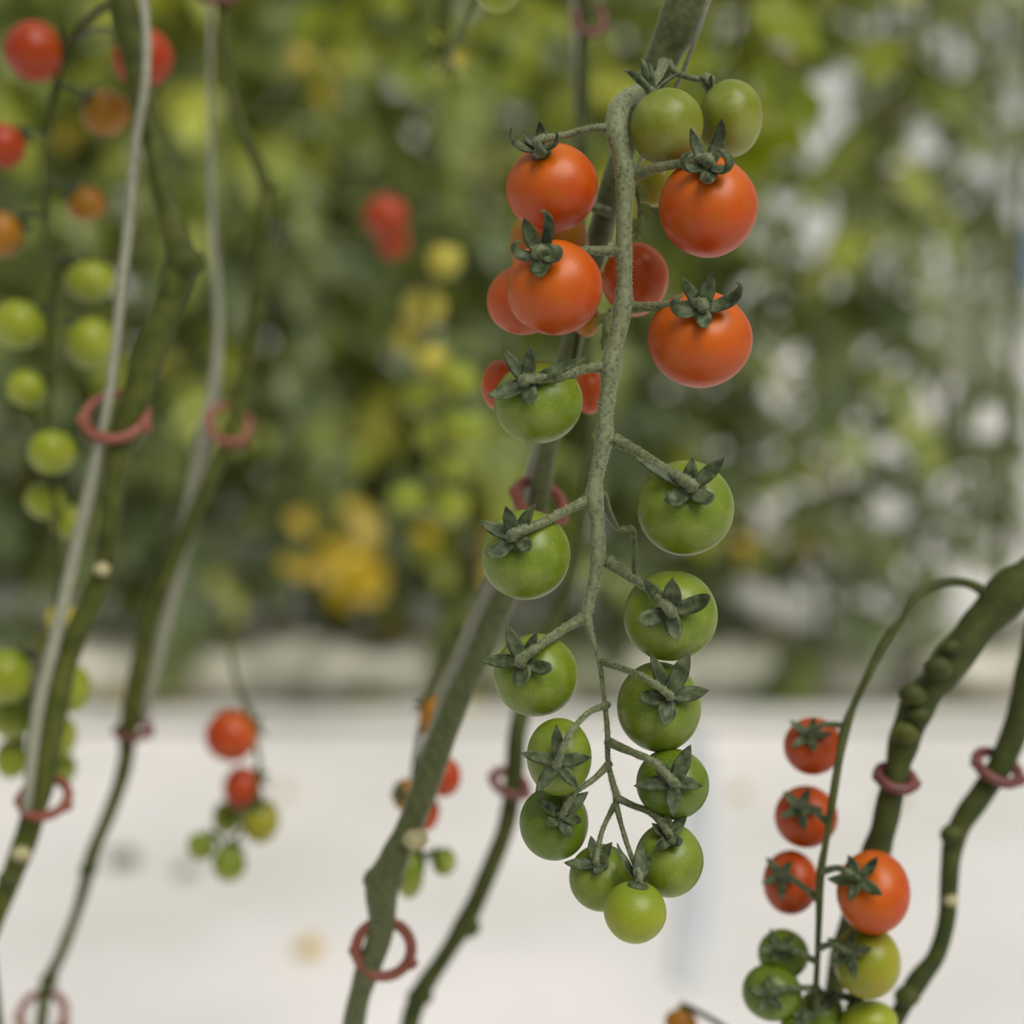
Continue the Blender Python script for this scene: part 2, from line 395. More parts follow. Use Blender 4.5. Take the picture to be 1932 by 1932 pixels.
# yellowing leaves: each cluster one plant's old leaves
def leaf_cluster(x, y, d, spread, n, mat, label, seed, size=.8, name='leaf_spray', group=None):
    rng = random.Random(seed); c = P(x, y, d); s = spread * RD(d) / FPX
    root = empty(name, c); tag(root, label, 'leaf', group)
    stem = MB()
    top = Vector((rng.uniform(-.1, .1) * s, 0, s * 1.5))
    stem.add(tube(([Vector((.02, .05, 2.3 - c.z))] if d < 2.5 else []) + [top, top * .5, Vector((0, 0, -s * .3))], ([.003] if d < 2.5 else []) + [.003, .003, .0015], 6))
    for i in range(n):
        p = Vector((rng.gauss(0, .45), rng.gauss(0, .4), rng.gauss(0, .4))) * s
        b0 = top * rng.uniform(.0, .6)
        stem.add(tube([b0, (b0 + p) * .5 + Vector((0, 0, .1 * s)), p], [.0012] * 3, 4))
        az = rng.uniform(0, 6.28); dv = Vector((math.cos(az), math.sin(az) * .6, rng.uniform(-.9, .1))).normalized()
        l = rng.uniform(.6, 1) * s * size
        nn = Vector((rng.uniform(-.4, .4), -1, rng.uniform(.2, 1))).normalized()
        blade = MB(); blade.add(leaflet(p, dv, nn, l, l * .4, rng.uniform(.2, 1), rng, 0), rng.uniform(.001, 1)); blade.build('leaflet', M[mat], root)
    stem.build('leaf_stalk', M['vine'], root)
    return root
leaf_cluster(645, 1035, 3.6, 105, 26, 'leafyellow', 'cluster of yellowing leaves low in the foliage row, left of the long truss', 1)
leaf_cluster(548, 1068, 3.55, 38, 5, 'leafyellow', 'small cream coloured leaf tuft beside the yellow cluster', 9)
leaf_cluster(590, 150, 3.6, 60, 8, 'leafyellow', 'yellow leaves high in the foliage row above the lone red fruits', 2)
leaf_cluster(1455, 105, 3.4, 50, 7, 'leafyellow', 'yellow leaves beyond the two topmost green tomatoes', 3)
leaf_cluster(1395, 1030, 3.85, 65, 6, 'leafyellow', 'ochre leaves behind the big green tomato on a long stalk', 4)
leaf_cluster(1400, 150, 1.25, 190, 16, 'leafbright', 'vivid yellow green leaves behind the two topmost green tomatoes', 5, size=.9)
leaf_cluster(660, 40, 2.2, 130, 12, 'leafbright', 'bright lime leaves near the top between the vines', 6)
leaf_cluster(960, 60, 2.0, 120, 9, 'leafbright', 'bright lime leaves behind the hanging tip of a green fruit', 16)
leaf_cluster(1880, 1080, 1.3, 60, 5, 'leafpale', 'pale leaf resting behind the bend of the thick right vine', 7)

# blue crate far behind the row
c = Vector((2.02, 5.9, 0.0)); root = empty('blue_crate', c); tag(root, 'blurred pale blue crate on a stand seen through a gap in the thin row', 'crate')
mb = MB(); mb.add(box((0, 0, 1.00), (.17, .12, .10))); mb.build('crate_body', M['bluecrate'], root, smooth=False)
mb = MB(); mb.add(box((0, 0, 1.105), (.18, .13, .012))); mb.build('crate_rim', M['bluecrate'], root, smooth=False)
for sx_ in (-.14, .14):
    mb = MB(); mb.add(tube([Vector((sx_, 0, 0)), Vector((sx_, 0, .45)), Vector((sx_, 0, .9))], [.015] * 3, 8)); mb.build('leg', M['pipe'], root)

# ---------------------------------------------------------------- vines
POLY = {}
def spx(rows, n=6):
    """rows of (x, y, depth, image width) -> smooth path and radii in metres"""
    pts = [P(x, y, d) for x, y, d, w_ in rows]; rad = [w_ * .5 * RD(d) / FPX for x, y, d, w_ in rows]
    return catmull(pts, rad, n)

def vine(name, key, rows, mat, label, cat='vine', seg=14, bump=.12, down=None, up=None, nodes=(), hairs=0, group=None):
    path, rad = spx(rows)
    if up: 
        for q in up: path.insert(0, Vector(q)); rad.insert(0, rad[0])
    if down:
        for q in down: path.append(Vector(q)); rad.append(rad[-1])
    POLY[key] = path
    root = empty(name, path[-1] if path[-1].z < path[0].z else path[0])
    tag(root, label, cat, group)
    mb = MB(); mb.add(tube(path, rad, seg, bump, 0, 90)); mb.build('stem' if cat == 'vine' else 'main_stalk', M[mat], root, root.location)
    for (x, y, d, r, m_) in nodes:
        c = P(x, y, d); rr = r * RD(d) / FPX
        mb = MB(); mb.add(tube([c + RT * rr * -.9, c + RT * rr * -.4, c + RT * rr * .4, c + RT * rr * .9], [rr * .45, rr * .85, rr * .85, rr * .45], 10, .3, 0, 200))
        mb.build('leaf_scar', M[m_], root, root.location)
    return root

# foreground main vine
vine('tomato_vine', 'main', [(1345, -140, .49, 92), (1292, 20, .495, 84), (1258, 90, .50, 70), (1222, 170, .505, 54), (1186, 260, .512, 46), (1158, 350, .52, 48), (1135, 430, .53, 46), (1100, 560, .55, 42), (1062, 720, .57, 40), (1035, 840, .59, 38), (1018, 930, .60, 40), (985, 1050, .61, 44), (935, 1160, .62, 50), (906, 1230, .62, 50), (868, 1310, .62, 50), (832, 1400, .62, 51), (800, 1490, .62, 51), (768, 1570, .62, 48), (742, 1620, .62, 58), (722, 1670, .62, 64), (718, 1760, .625, 50), (690, 1840, .63, 44), (668, 1932, .64, 42), (640, 2150, .68, 42)], 'vinegrey',
     'thick grey green vine slanting down behind the long truss to the pale floor', down=[(-.14, .9, .5), (-.18, 1.1, 0.0)], up=[(.20, .62, 2.2)],
     nodes=((784, 1584, .605, 24, 'scar'), (724, 1660, .62, 38, 'vinegrey')))
vine('tomato_vine', 'second', [(1116, -140, .86, 30), (1104, 40, .86, 28), (1099, 250, .86, 26), (1100, 520, .86, 26), (1112, 700, .85, 20), (1112, 860, .84, 20), (1080, 1080, .83, 24), (1010, 1260, .82, 32), (978, 1370, .80, 36), (970, 1460, .80, 36), (955, 1560, .80, 34), (915, 1660, .80, 34), (878, 1740, .80, 36), (835, 1810, .80, 32), (790, 1880, .80, 36), (768, 1960, .80, 34), (740, 2150, .82, 34)], 'vinedark',
     'thinner dark vine dropping behind the long truss beside the lower green tomatoes', down=[(-.16, 1.1, .3), (-.18, 1.15, 0.0)], up=[(.06, .98, 2.2)], nodes=((882, 1748, .80, 24, 'vinedark'), (792, 1880, .80, 24, 'vinedark')))
vine('tomato_vine', 'A', [(215, -140, .70, 56), (236, 30, .70, 54), (262, 150, .70, 46), (287, 260, .70, 44), (310, 370, .70, 46), (335, 450, .70, 52), (342, 500, .70, 60), (315, 580, .70, 56), (278, 680, .70, 60), (250, 770, .70, 58), (222, 860, .70, 42), (210, 960, .71, 40), (198, 1060, .72, 42), (170, 1140, .72, 44), (130, 1230, .72, 46), (105, 1330, .72, 52), (88, 1430, .72, 48), (68, 1520, .72, 46), (42, 1600, .72, 46), (14, 1670, .72, 40), (-30, 1780, .72, 40)], 'vine',
     'bent olive green vine at far left held by a red clip and pale twine', down=[(-.26, .75, .6), (-.27, .8, 0.0)], up=[(-.17, .85, 2.2)], nodes=((352, 492, .695, 34, 'vine'), (192, 1074, .71, 15, 'scar'), (40, 1612, .71, 18, 'scar'), (18, 1660, .715, 22, 'vinedark')))
vine('tomato_vine', 'B', [(408, -140, .88, 24), (418, 0, .88, 26), (428, 110, .88, 22), (448, 215, .88, 24), (478, 290, .88, 24), (500, 352, .88, 28), (496, 450, .88, 28), (482, 590, .89, 32), (458, 730, .90, 34), (428, 830, .90, 32), (385, 930, .90, 30), (335, 1040, .90, 30), (290, 1150, .90, 34), (262, 1270, .90, 40), (243, 1370, .90, 36), (236, 1440, .90, 28), (212, 1520, .90, 26), (178, 1600, .90, 26), (165, 1650, .90, 24), (145, 1720, .90, 20), (115, 1800, .90, 22), (88, 1860, .90, 24), (75, 1960, .90, 24), (60, 2100, .9, 24)], 'vine',
     'slender olive vine with a kink near its top, second from the left edge', down=[(-.28, 1.0, .4), (-.29, 1.05, 0.0)], up=[(-.16, 1.0, 2.2)], nodes=((166, 1640, .895, 17, 'vinedark'), (92, 1850, .895, 17, 'vinedark'), (505, 350, .88, 18, 'vine')))
vine('tomato_vine', 'R1', [(2080, 960, .60, 76), (1960, 1075, .60, 74), (1890, 1130, .60, 76), (1830, 1200, .60, 68), (1775, 1275, .60, 62), (1725, 1345, .60, 62), (1700, 1420, .60, 54), (1680, 1500, .60, 48), (1662, 1580, .605, 48), (1625, 1680, .61, 44), (1590, 1800, .62, 38), (1560, 1960, .63, 36), (1550, 2150, .64, 36)], 'vinedark',
     'thick dark green vine arching in from the right edge above the red fruits', bump=.32, down=[(.14, .85, .5), (.15, .9, 0.0)], up=[(.32, .7, 1.6), (.36, .8, 2.4)],
     nodes=((1770, 1262, .585, 26, 'vinedark'), (1722, 1312, .59, 26, 'vinedark'), (1735, 1352, .59, 22, 'vinedark'), (1706, 1385, .59, 26, 'vine'), (1796, 1222, .59, 18, 'vinedark')))
vine('tomato_vine', 'R2', [(1990, 1060, .64, 40), (1952, 1200, .64, 44), (1928, 1330, .64, 50), (1895, 1430, .64, 48), (1850, 1500, .64, 44), (1806, 1568, .64, 42), (1792, 1640, .64, 36), (1788, 1720, .64, 34), (1768, 1800, .64, 34), (1732, 1850, .64, 40), (1700, 1905, .64, 34), (1672, 1975, .64, 34), (1640, 2150, .66, 34)], 'vinedark',
     'dark green vine in the bottom right corner with a sharp elbow and red clip', down=[(.17, .85, .5), (.18, .9, 0.0)], up=[(.24, .7, 2.2)], nodes=((1798, 1575, .635, 24, 'vinedark'), (1794, 1700, .635, 14, 'scar'), (1712, 1880, .635, 24, 'vinedark')))

# twine beside the vines
def twine(rows, label, up, down, mat='twine'):
    path, rad = spx(rows); path.insert(0, Vector(up)); rad.insert(0, rad[0]); path.append(Vector(down)); rad.append(rad[-1])
    mb = MB(); mb.add(tube(path, rad, 8))
    o = mb.build('support_twine', M[mat], loc=path[-1]); tag(o, label, 'twine')
twine([(1352, -60, .475, 9), (1325, 35, .485, 9), (1280, 155, .50, 9), (1210, 300, .53, 8), (1146, 440, .55, 12), (1130, 500, .56, 12), (1060, 700, .59, 12), (1008, 860, .61, 16), (960, 1020, .63, 24), (905, 1150, .645, 30), (858, 1260, .645, 24), (815, 1380, .64, 18), (790, 1470, .64, 14)], 'pale twine running down the thick vine behind the long truss', (.22, .6, 2.2), P(775, 1540, .63))
twine([(264, -60, .67, 17), (276, 60, .67, 18), (274, 160, .67, 18), (257, 260, .68, 19), (245, 400, .69, 21), (232, 520, .69, 20), (214, 690, .69, 19), (196, 800, .69, 18), (170, 920, .70, 26), (138, 1060, .71, 26), (108, 1190, .71, 26), (74, 1330, .71, 26), (56, 1470, .71, 22)], 'cream twine ribbon crossing the far left vine at its red clip', (-.15, .8, 2.2), P(50, 1530, .71))
twine([(398, -60, .94, 8), (396, 200, .94, 9), (400, 400, .94, 13), (412, 600, .94, 16), (405, 720, .93, 22), (385, 830, .92, 34), (365, 950, .92, 36), (335, 1060, .92, 34), (312, 1160, .92, 32), (288, 1270, .92, 30)], 'pale grey twine ribbon running beside the slender kinked vine', (-.17, 1.0, 2.2), P(268, 1350, .91))
twine([(1078, -60, .9, 8), (1084, 100, .9, 10), (1090, 260, .9, 10)], 'grey twine hanging beside the thin stem above the red tomatoes', (.04, .98, 2.2), P(1095, 330, .88))

# plant clips
def clip(x, y, d, rpx, tilt, mat, label, dark=False, roll=0.0, tabs=1):
    c = P(x, y, d); r = rpx * RD(d) / FPX
    root = empty('plant_clip', c); tag(root, label, 'plant clip')
    rot = Matrix.Rotation(roll, 3, 'Y') @ Matrix.Rotation(math.radians(tilt), 3, 'X')
    n = 30; path = []
    for i in range(n):
        th = math.radians(70) + 2 * math.pi * .995 * i / (n - 1); path.append(rot @ Vector((math.cos(th) * r, math.sin(th) * r, 0)))
    mb = MB(); mb.add(tube(path, [.0021] * n, 8)); mb.build('clip_ring', M[mat], root)
    q = [rot @ Vector((r * (1.0 + .05 * i), -r * (.38 + .07 * i), 0)) for i in range(4)]; mb = MB(); mb.add(tube(q, [.0018, .0026, .0026, .0016], 10)); mb.build('hinge_tab', M[mat], root)
    q = [rot @ Vector((-r * (1.02 + .03 * i), r * (.05 - .13 * i), 0)) for i in range(4)]; mb = MB(); mb.add(tube(q, [.0012, .0021, .0021, .0014], 10)); mb.build('latch', M[mat], root)
clip(218, 785, .70, 58, 38, 'clip', 'dusty red clip ring around the far left vine and its twine')
clip(724, 1790, .625, 52, 78, 'clip', 'open round red clip low on the thick slanting vine', roll=.1)
clip(432, 800, .90, 38, 50, 'clip', 'faint red clip on the slender kinked vine at mid height', roll=.6)
clip(84, 1505, .72, 44, 30, 'clip', 'red clip around the far left vine just above the pale floor scar')
clip(252, 1378, .90, 30, 10, 'clipdark', 'small brownish red clip where the slender vine meets the pale floor')
clip(80, 1915, .90, 42, 50, 'clip', 'red clip at the lower left corner on the slender vine')
clip(962, 1478, .79, 34, 15, 'clipdark', 'brown red clip on the thinner dark vine left of the small green tomatoes', roll=.4)
clip(1018, 945, .60, 48, 30, 'clip', 'red clip on the vine just above a green tomato', roll=.45)
clip(1690, 1468, .60, 33, 18, 'clipdark', 'dark red clip around the thick right vine beside the top red fruit', roll=.15)
clip(1882, 1448, .64, 42, 20, 'clipdark', 'dark red clip on the vine of the bottom right corner', roll=.3)
clip(414, -8, .88, 30, 20, 'clipdark', 'dark clip at the very top on the slender kinked vine')
clip(1112, 38, .86, 28, 60, 'clipdark', 'dark brown red clip high on the thin stem above the red tomatoes', roll=.3)

# ---------------------------------------------------------------- truss stalks
def hairs(path, rad, n, L, rng):
    vs, fs = [], []
    fr = frames(path)
    for _ in range(n):
        i = rng.randrange(len(path) - 1); u = rng.random(); t, a, b = fr[i]
        th = rng.uniform(0, 6.283); o_ = a * math.cos(th) + b * math.sin(th)
        p = path[i].lerp(path[i + 1], u) + o_ * (rad[i] * (1 - u) + rad[i + 1] * u) * .97
        d = (o_ + t * rng.uniform(-.5, .5) + t.cross(o_) * rng.uniform(-.4, .4)).normalized()
        l = L * rng.uniform(.4, 1.1); w_ = 0.00005
        s = d.cross(t); s = s.normalized() if s.length > .01 else a; s2 = d.cross(s).normalized()
        k = len(vs); vs += [p + s * w_, p - s * w_ + s2 * w_, p - s * w_ - s2 * w_, p + d * l]
        fs += [(k, k + 1, k + 3), (k + 1, k + 2, k + 3), (k + 2, k, k + 3)]
    return vs, fs

D0 = .474
TR = [(1214, 172, .497, 30), (1180, 188, .484, 34), (1166, 212, .476, 40), (1163, 250, D0, 42), (1172, 290, D0, 35), (1180, 322, D0, 42), (1180, 345, D0, 38), (1178, 390, D0, 29), (1177, 440, D0, 29), (1177, 478, D0, 32), (1178, 530, D0, 29), (1175, 580, D0, 38), (1170, 610, D0, 33), (1160, 650, D0, 30), (1152, 692, D0, 40), (1148, 730, D0, 31), (1142, 780, D0, 30), (1140, 828, D0, 36), (1134, 860, D0, 28), (1125, 900, D0, 26), (1121, 942, D0, 34), (1126, 985, D0, 27), (1128, 1050, D0, 30), (1122, 1090, D0, 23), (1112, 1135, D0, 20), (1107, 1165, D0, 20), (1117, 1205, D0, 10), (1130, 1245, D0, 9), (1139, 1310, D0, 9), (1146, 1380, D0, 11), (1147, 1435, D0, 10), (1157, 1480, D0, 12), (1163, 1500, D0, 13), (1160, 1522, D0, 8)]
root = vine('truss_stem', 'T', TR, 'stem', 'fuzzy grey green central stalk carrying the sharp foreground tomatoes', cat='stalk', seg=20, bump=.10)
p_, r_ = spx(TR); h_ = MB(); h_.add(hairs(p_, r_, 3600, .0009, random.Random(3)))
h_.build('stem_hair', M['hair'], root, root.location)['kind'] = 'stuff'
# knuckles where pedicels leave
for (x, y, r) in ((1143, 240, 11), (1196, 330, 13), (1160, 472, 12), (1194, 580, 13), (1136, 692, 12), (1160, 828, 12), (1106, 942, 10), (1146, 1062, 11), (1098, 1165, 8)):
    c = P(x, y, D0); rr = r * D0 / FPX; t0 = P(x + (12 if x < 1150 else -12), y, D0) 
    mb = MB(); q = [t0, t0.lerp(c, .5), c, c.lerp(t0, -.35)]; mb.add(tube(q, [rr * 1.3, rr * 1.15, rr * .9, rr * .35], 12, .15, 0, 300)); mb.build('knuckle', M['stem'], root, root.location)

def stalk(key, rows, mat, label, name='truss_stem'):
    return vine(name, key, rows, mat, label, cat='stalk', seg=8)
stalk('L', [(225, 6, .70, 16), (190, 20, .74, 16), (150, 58, .78, 16), (122, 100, .80, 18), (104, 160, .82, 14), (92, 230, .82, 14), (88, 330, .82, 14), (92, 430, .82, 14), (98, 520, .82, 13), (100, 640, .82, 11), (96, 760, .82, 10), (100, 900, .82, 9), (110, 1040, .82, 8), (100, 1200, .82, 8), (70, 1300, .82, 8)], 'vinedark', 'thin dark stalk at far left carrying blurred fruits from red down to green')
stalk('M', [(760, 230, 1.15, 10), (752, 330, 1.13, 9), (765, 420, 1.12, 9), (800, 520, 1.12, 9), (808, 640, 1.12, 9), (822, 740, 1.12, 8), (832, 860, 1.12, 7), (812, 960, 1.12, 7)], 'vine', 'faint stalk of the blurred yellow green truss left of the red tomatoes')
stalk('N', [(430, 1180, .98, 9), (440, 1260, .96, 9), (462, 1330, .95, 10), (484, 1410, .95, 10), (488, 1480, .95, 9), (462, 1560, .95, 9), (420, 1600, .95, 8)], 'vine', 'thin stalk of the small blurred truss over the pale floor at lower left')
stalk('O', [(865, 1180, .76, 12), (812, 1290, .76, 12), (790, 1400, .76, 12), (780, 1480, .76, 12), (786, 1570, .76, 10), (800, 1640, .76, 8)], 'vinedark', 'dark stalk half hidden by the thick slanting vine at bottom centre')
stalk('Q', [(1872, 1128, .60, 24), (1830, 1102, .60, 18), (1780, 1100, .59, 17), (1728, 1125, .585, 20), (1700, 1170, .58, 15), (1672, 1210, .58, 18), (1640, 1270, .575, 16), (1612, 1330, .575, 14), (1595, 1375, .56, 22), (1582, 1440, .55, 15), (1572, 1500, .545, 18), (1560, 1580, .545, 14), (1548, 1650, .545, 17), (1545, 1740, .55, 13), (1540, 1850, .56, 12), (1530, 1950, .57, 12), (1520, 2050, .57, 10)], 'vinedark', 'knobbly dark stalk arching off the thick right vine and carrying red fruits')
stalk('V', [(1190, 505, .545, 10), (1100, 540, .53, 12), (1092, 620, .53, 12), (1078, 700, .53, 12), (1062, 770, .54, 9)], 'vinedark', 'short shaded stalk behind the red tomatoes of the long truss')
stalk('W', [(1258, 92, .50, 18), (1268, 130, .495, 14), (1300, 146, .492, 12), (1340, 152, .492, 10)], 'pedicel', 'short dark stalk above the two topmost green tomatoes')
stalk('X', [(850, -120, 1.0, 30), (842, 10, 1.0, 30), (832, 80, 1.0, 26), (830, 150, 1.0, 12)], 'vinedark', 'dark blurred shoot hanging at the top between the vines', name='side_shoot')
leaf_cluster(838, 120, 1.0, 55, 8, 'leaf', 'dark drooping leaves at the tip of the blurred side shoot', 21, size=.9)
stalk('Y', [(1098, 268, .86, 12), (1075, 262, .80, 8), (1050, 258, .75, 6)], 'vinedark', 'tiny dark spur beside the upper red tomato', name='leaf_spur')

# ---------------------------------------------------------------- tomatoes
def basis(ax):
    a = ax.orthogonal().normalized(); return a, ax.cross(a)

def body(center, axis, R, rx, ry, seed, nu=40, nv=26, taper=.06, dim=.12):
    a, b = basis(axis); vs = []; ats = []; fs = []
    kx, ky = rx / R, ry / R * 1.02
    rr = random.Random(seed); ph = rr.uniform(0, 6)
    def put(q):
        x = q.dot(RT) * kx; y = q.dot(UP) * ky; z = q.dot(FW)
        return center + RT * x + UP * y + FW * z
    for j in range(nv + 1):
        f = math.pi * j / nv; s, c = math.sin(f), math.cos(f)
        if j in (0, nv):
            z = R * .97 * c - (R * dim if j == 0 else 0); vs.append(put(axis * z)); ats.append(1.0 if j == 0 else 0.0); continue
        for i in range(nu):
            th = 2 * math.pi * i / nu
            rho = R * s
            if c < 0: rho *= 1 + taper * c
            rho *= 1 + .012 * math.cos(5 * th + ph) * max(0, c) + .010 * math.cos(2 * th + ph * 2)
            z = R * .97 * c - R * dim * math.exp(-(rho / (R * .30)) ** 2) * (1 if c > 0 else 0)
            q = a * math.cos(th) * rho + b * math.sin(th) * rho + axis * z
            q = q * (1 + .012 * noise.noise(q * 90 + Vector((seed, 0, 0))))
            vs.append(put(q)); ats.append((z / R + 1) / 2)
    idx = lambda j, i: 0 if j == 0 else (1 + (nv - 1) * nu if j == nv else 1 + (j - 1) * nu + i % nu)
    for j in range(nv):
        for i in range(nu):
            if j == 0: fs.append((0, idx(1, i), idx(1, i + 1)))
            elif j == nv - 1: fs.append((idx(j, i), idx(nv, 0), idx(j, i + 1)))
            else: fs.append((idx(j, i), idx(j + 1, i), idx(j + 1, i + 1), idx(j, i + 1)))
    return vs, fs, ats

def sepal(hub, axis, out, L, W, start, curl, center, R, rng, n=14, twist=0.0, thick=.00032, cpow=1.6):
    """lance-shaped blade leaving the hub along 'out'; start = first slope, curl = total bend up"""
    side = axis.cross(out).normalized()
    p = hub.copy(); path = []; ns = []
    for i in range(n):
        t = i / (n - 1)
        ang = start + curl * t ** cpow
        d = out * math.cos(ang) + axis * math.sin(ang) + side * twist * t
        d.normalize(); nn = (axis * math.cos(ang) - out * math.sin(ang)).normalized()
        path.append(p.copy()); ns.append(nn)
        p = p + d * (L / (n - 1))
        v = p - center
        if v.length < R * 1.035: p = center + v.normalized() * R * 1.035
    vs, fs = [], []
    for i in range(n):
        t = i / (n - 1)
        wd = W * (.50 + .50 * math.sin(math.pi * min(1, t * .95 + .05) * .9)) * (1 - t ** 4.0) ** .9 + .00010
        if t < .12: wd *= .8
        th = thick * (1 - .7 * t) + .00008
        nn = ns[i]; q = path[i]
        vs += [q - side * wd + nn * wd * .38, q - side * wd * .5 + nn * (th + wd * .10), q + nn * th * .4 + nn * 0, q + side * wd * .5 + nn * (th + wd * .10), q + side * wd + nn * wd * .38,
               q + side * wd * .5 - nn * th, q - nn * th * 1.8, q - side * wd * .5 - nn * th]
    for i in range(n - 1):
        for k in range(8):
            k2 = (k + 1) % 8; fs.append((i * 8 + k, i * 8 + k2, (i + 1) * 8 + k2, (i + 1) * 8 + k))
    fs.append(tuple(range(7, -1, -1))); fs.append(tuple((n - 1) * 8 + k for k in range(8)))
    return vs, fs

def axis_from(cx, cy, hx, hy, rx, ry, facing=1, k=1.0):
    dx = (hx - cx) / rx / .93; dy = -(hy - cy) / ry / .93; l = math.hypot(dx, dy)
    if l > .985: dx, dy, l = dx / l * .985, dy / l * .985, .985
    return (RT * dx + UP * dy - FW * facing * math.sqrt(max(.0, 1 - l * l))).normalized()

def in_image(axis, deg, stretch=1):
    """direction across the axis that points at deg (0 = right, 90 = up) as seen in the photo"""
    e = RT * math.cos(math.radians(deg)) + UP * math.sin(math.radians(deg))
    fa = FW.dot(axis)
    if abs(fa) < .28: fa = .28 * (1 if fa >= 0 else -1)
    v = e + FW * (-(e.dot(axis)) / fa)
    v = v - axis * v.dot(axis)
    return v.normalized()

def tomato(cx, cy, rx, ry, d, hub, mat, label, sep, ped=None, seed=1, group=None, facing=1, pedw=18, kink=True):
    R = (rx + ry) / 2 * RD(d) / FPX; C = P(cx, cy, d)
    axis = axis_from(cx, cy, hub[0], hub[1], rx, ry, facing)
    root = empty('cherry_tomato', C - Vector((0, 0, R))); tag(root, label, 'tomato', group)
    L0 = root.location
    vs, fs, at = body(C, axis, R, rx * RD(d) / FPX, ry * RD(d) / FPX, seed, 56, 36)
    mesh('fruit', vs, fs, M[mat], root, L0, attrs={'axial': at})
    H = C + axis * R * .93
    rng = random.Random(seed)
    cal = MB(); pts = [C + axis * R * .80, C + axis * R * .90, H + axis * R * .02, H + axis * R * .09]
    cal.add(tube(pts, [.0016, .0030, .0026, .0014], 14, .2, 0, 500)); co = cal.build('calyx', M['sepal'], root, L0)
    for (deg, lp, wp, st, cu) in sep:
        out = in_image(axis, deg)
        sv = sepal(H, axis, out, lp * (1.5 if cu >= 90 else 1.2) * D0 / FPX, wp * .52 * D0 / FPX, math.radians(st), math.radians(cu * (1.35 if cu >= 70 else 1.25)), C, R, rng, twist=rng.uniform(-.15, .15))
        so_ = mesh('sepal', sv[0], sv[1], M['sepal'], None, None)
        so_.data.transform(Matrix.Translation(-L0)); so_.parent = co
    if ped:
        # from the truss to the hub, last part follows the axis
        pp = [P(x, y, dd) for x, y, dd in ped] + [H + axis * R * .30, H + axis * R * .04]
        w_ = pedw * .5 * D0 / FPX; rd = [w_ * 1.25] + [w_ * .95] * (len(ped) - 1) + [w_ * 1.18, w_ * 1.05]
        a_, r_ = catmull(pp, rd, 7)
        mb = MB(); mb.add(tube(a_, r_, 12, .12, 0, 400)); po = mb.build('pedicel', M['pedicel'], root, L0)
        hb = MB(); hb.add(hairs(a_, r_, 240, .0007, rng)); ho = hb.build('pedicel_hair', M['hair'], None, None)
        ho.data.transform(Matrix.Translation(-L0)); ho.parent = po; ho['kind'] = 'stuff'
    return root

D = D0
G1 = None
tomato(1042, 356, 87, 85, .474, (1020, 300), 'red', 'red tomato highest on the left side of the sharp truss',
       [(195, 60, 36, 10, 110), (150, 42, 20, 20, 60), (275, 58, 28, -5, 105), (345, 62, 24, 5, 75), (70, 40, 22, 10, 90)],
       [(1145, 240, D), (1110, 243, D), (1062, 256, D)], 1, pedw=14)
tomato(1336, 392, 94, 95, .470, (1327, 337), 'red', 'red tomato at the upper right of the sharp truss with curled sepals',
       [(195, 66, 26, -5, 150), (122, 70, 24, 20, 65), (268, 62, 30, -10, 95), (330, 78, 30, 0, 170), (52, 84, 30, 15, 70)],
       [(1196, 330, D), (1245, 316, .468), (1300, 306, .462)], 2)
tomato(1036, 460, 75, 74, .510, (1030, 400), 'orange', 'half hidden orange tomato squeezed between two red ones', [(200, 40, 20, 0, 60), (300, 40, 20, 0, 60), (60, 40, 20, 0, 60)], [(1150, 400, .52), (1090, 385, .515)], 3, facing=-1)
tomato(1046, 544, 92, 90, .462, (1021, 501), 'red', 'large red tomato left of the stalk overlapping a darker red one',
       [(185, 62, 26, -5, 165), (118, 74, 26, 25, 75), (52, 78, 26, 25, 95), (275, 54, 40, -8, 50), (342, 66, 30, -5, 150)],
       [(1164, 474, D), (1110, 473, .466), (1068, 476, .456)], 4)
tomato(990, 566, 73, 66, .492, (960, 520), 'orangered', 'red tomato peeking out on the left behind the large red one', [], None, 5, facing=-1)
tomato(1199, 528, 63, 70, .503, (1190, 470), 'orangered', 'softly blurred red tomato directly behind the central stalk', [(220, 30, 16, 0, 60)], None, 6, facing=-1)
tomato(1108, 606, 26, 30, .520, (1105, 580), 'orange', 'small sliver of orange fruit below the large red tomato', [], None, 7, facing=-1)
tomato(1320, 641, 98, 92, .470, (1315, 601), 'red', 'lowest red tomato, hanging right of the stalk',
       [(195, 76, 30, -5, 150), (130, 62, 24, 20, 50), (70, 64, 30, 35, 40), (10, 80, 30, -5, 120), (275, 48, 30, -8, 60)],
       [(1192, 580, D), (1240, 578, .468), (1296, 574, .460)], 8)
tomato(944, 728, 36, 48, .520, (950, 690), 'orangered', 'dark red fruit showing behind the left edge of the highest large green tomato', [], None, 9, facing=-1)
tomato(1112, 738, 30, 44, .520, (1110, 700), 'orangered', 'blurred orange red fruit between a green tomato and the stalk', [(120, 22, 12, 30, 30)], None, 10, facing=-1)
tomato(1258, 240, 71, 73, .474, (1232, 170), 'greenpale', 'plain round green tomato at the top beside the stalk',
       [(175, 84, 16, 30, -25), (100, 62, 22, 50, 50), (60, 50, 18, 45, 40), (20, 60, 14, 25, -20), (300, 40, 16, 0, 60)],
       [(1252, 118, .495), (1244, 140, .488)], 11, facing=-1)
tomato(1378, 224, 62, 73, .488, (1345, 160), 'greenpale', 'green tomato at the top furthest right of the sharp truss', [(170, 50, 14, 20, -10), (80, 30, 14, 20, 10), (260, 50, 16, -10, 10)], [(1330, 150, .492), (1340, 151, .490)], 12, facing=-1)
tomato(1238, 345, 44, 46, .500, (1225, 300), 'turning', 'yellowish green fruit mostly hidden between the two upper right tomatoes', [], None, 13, facing=-1)
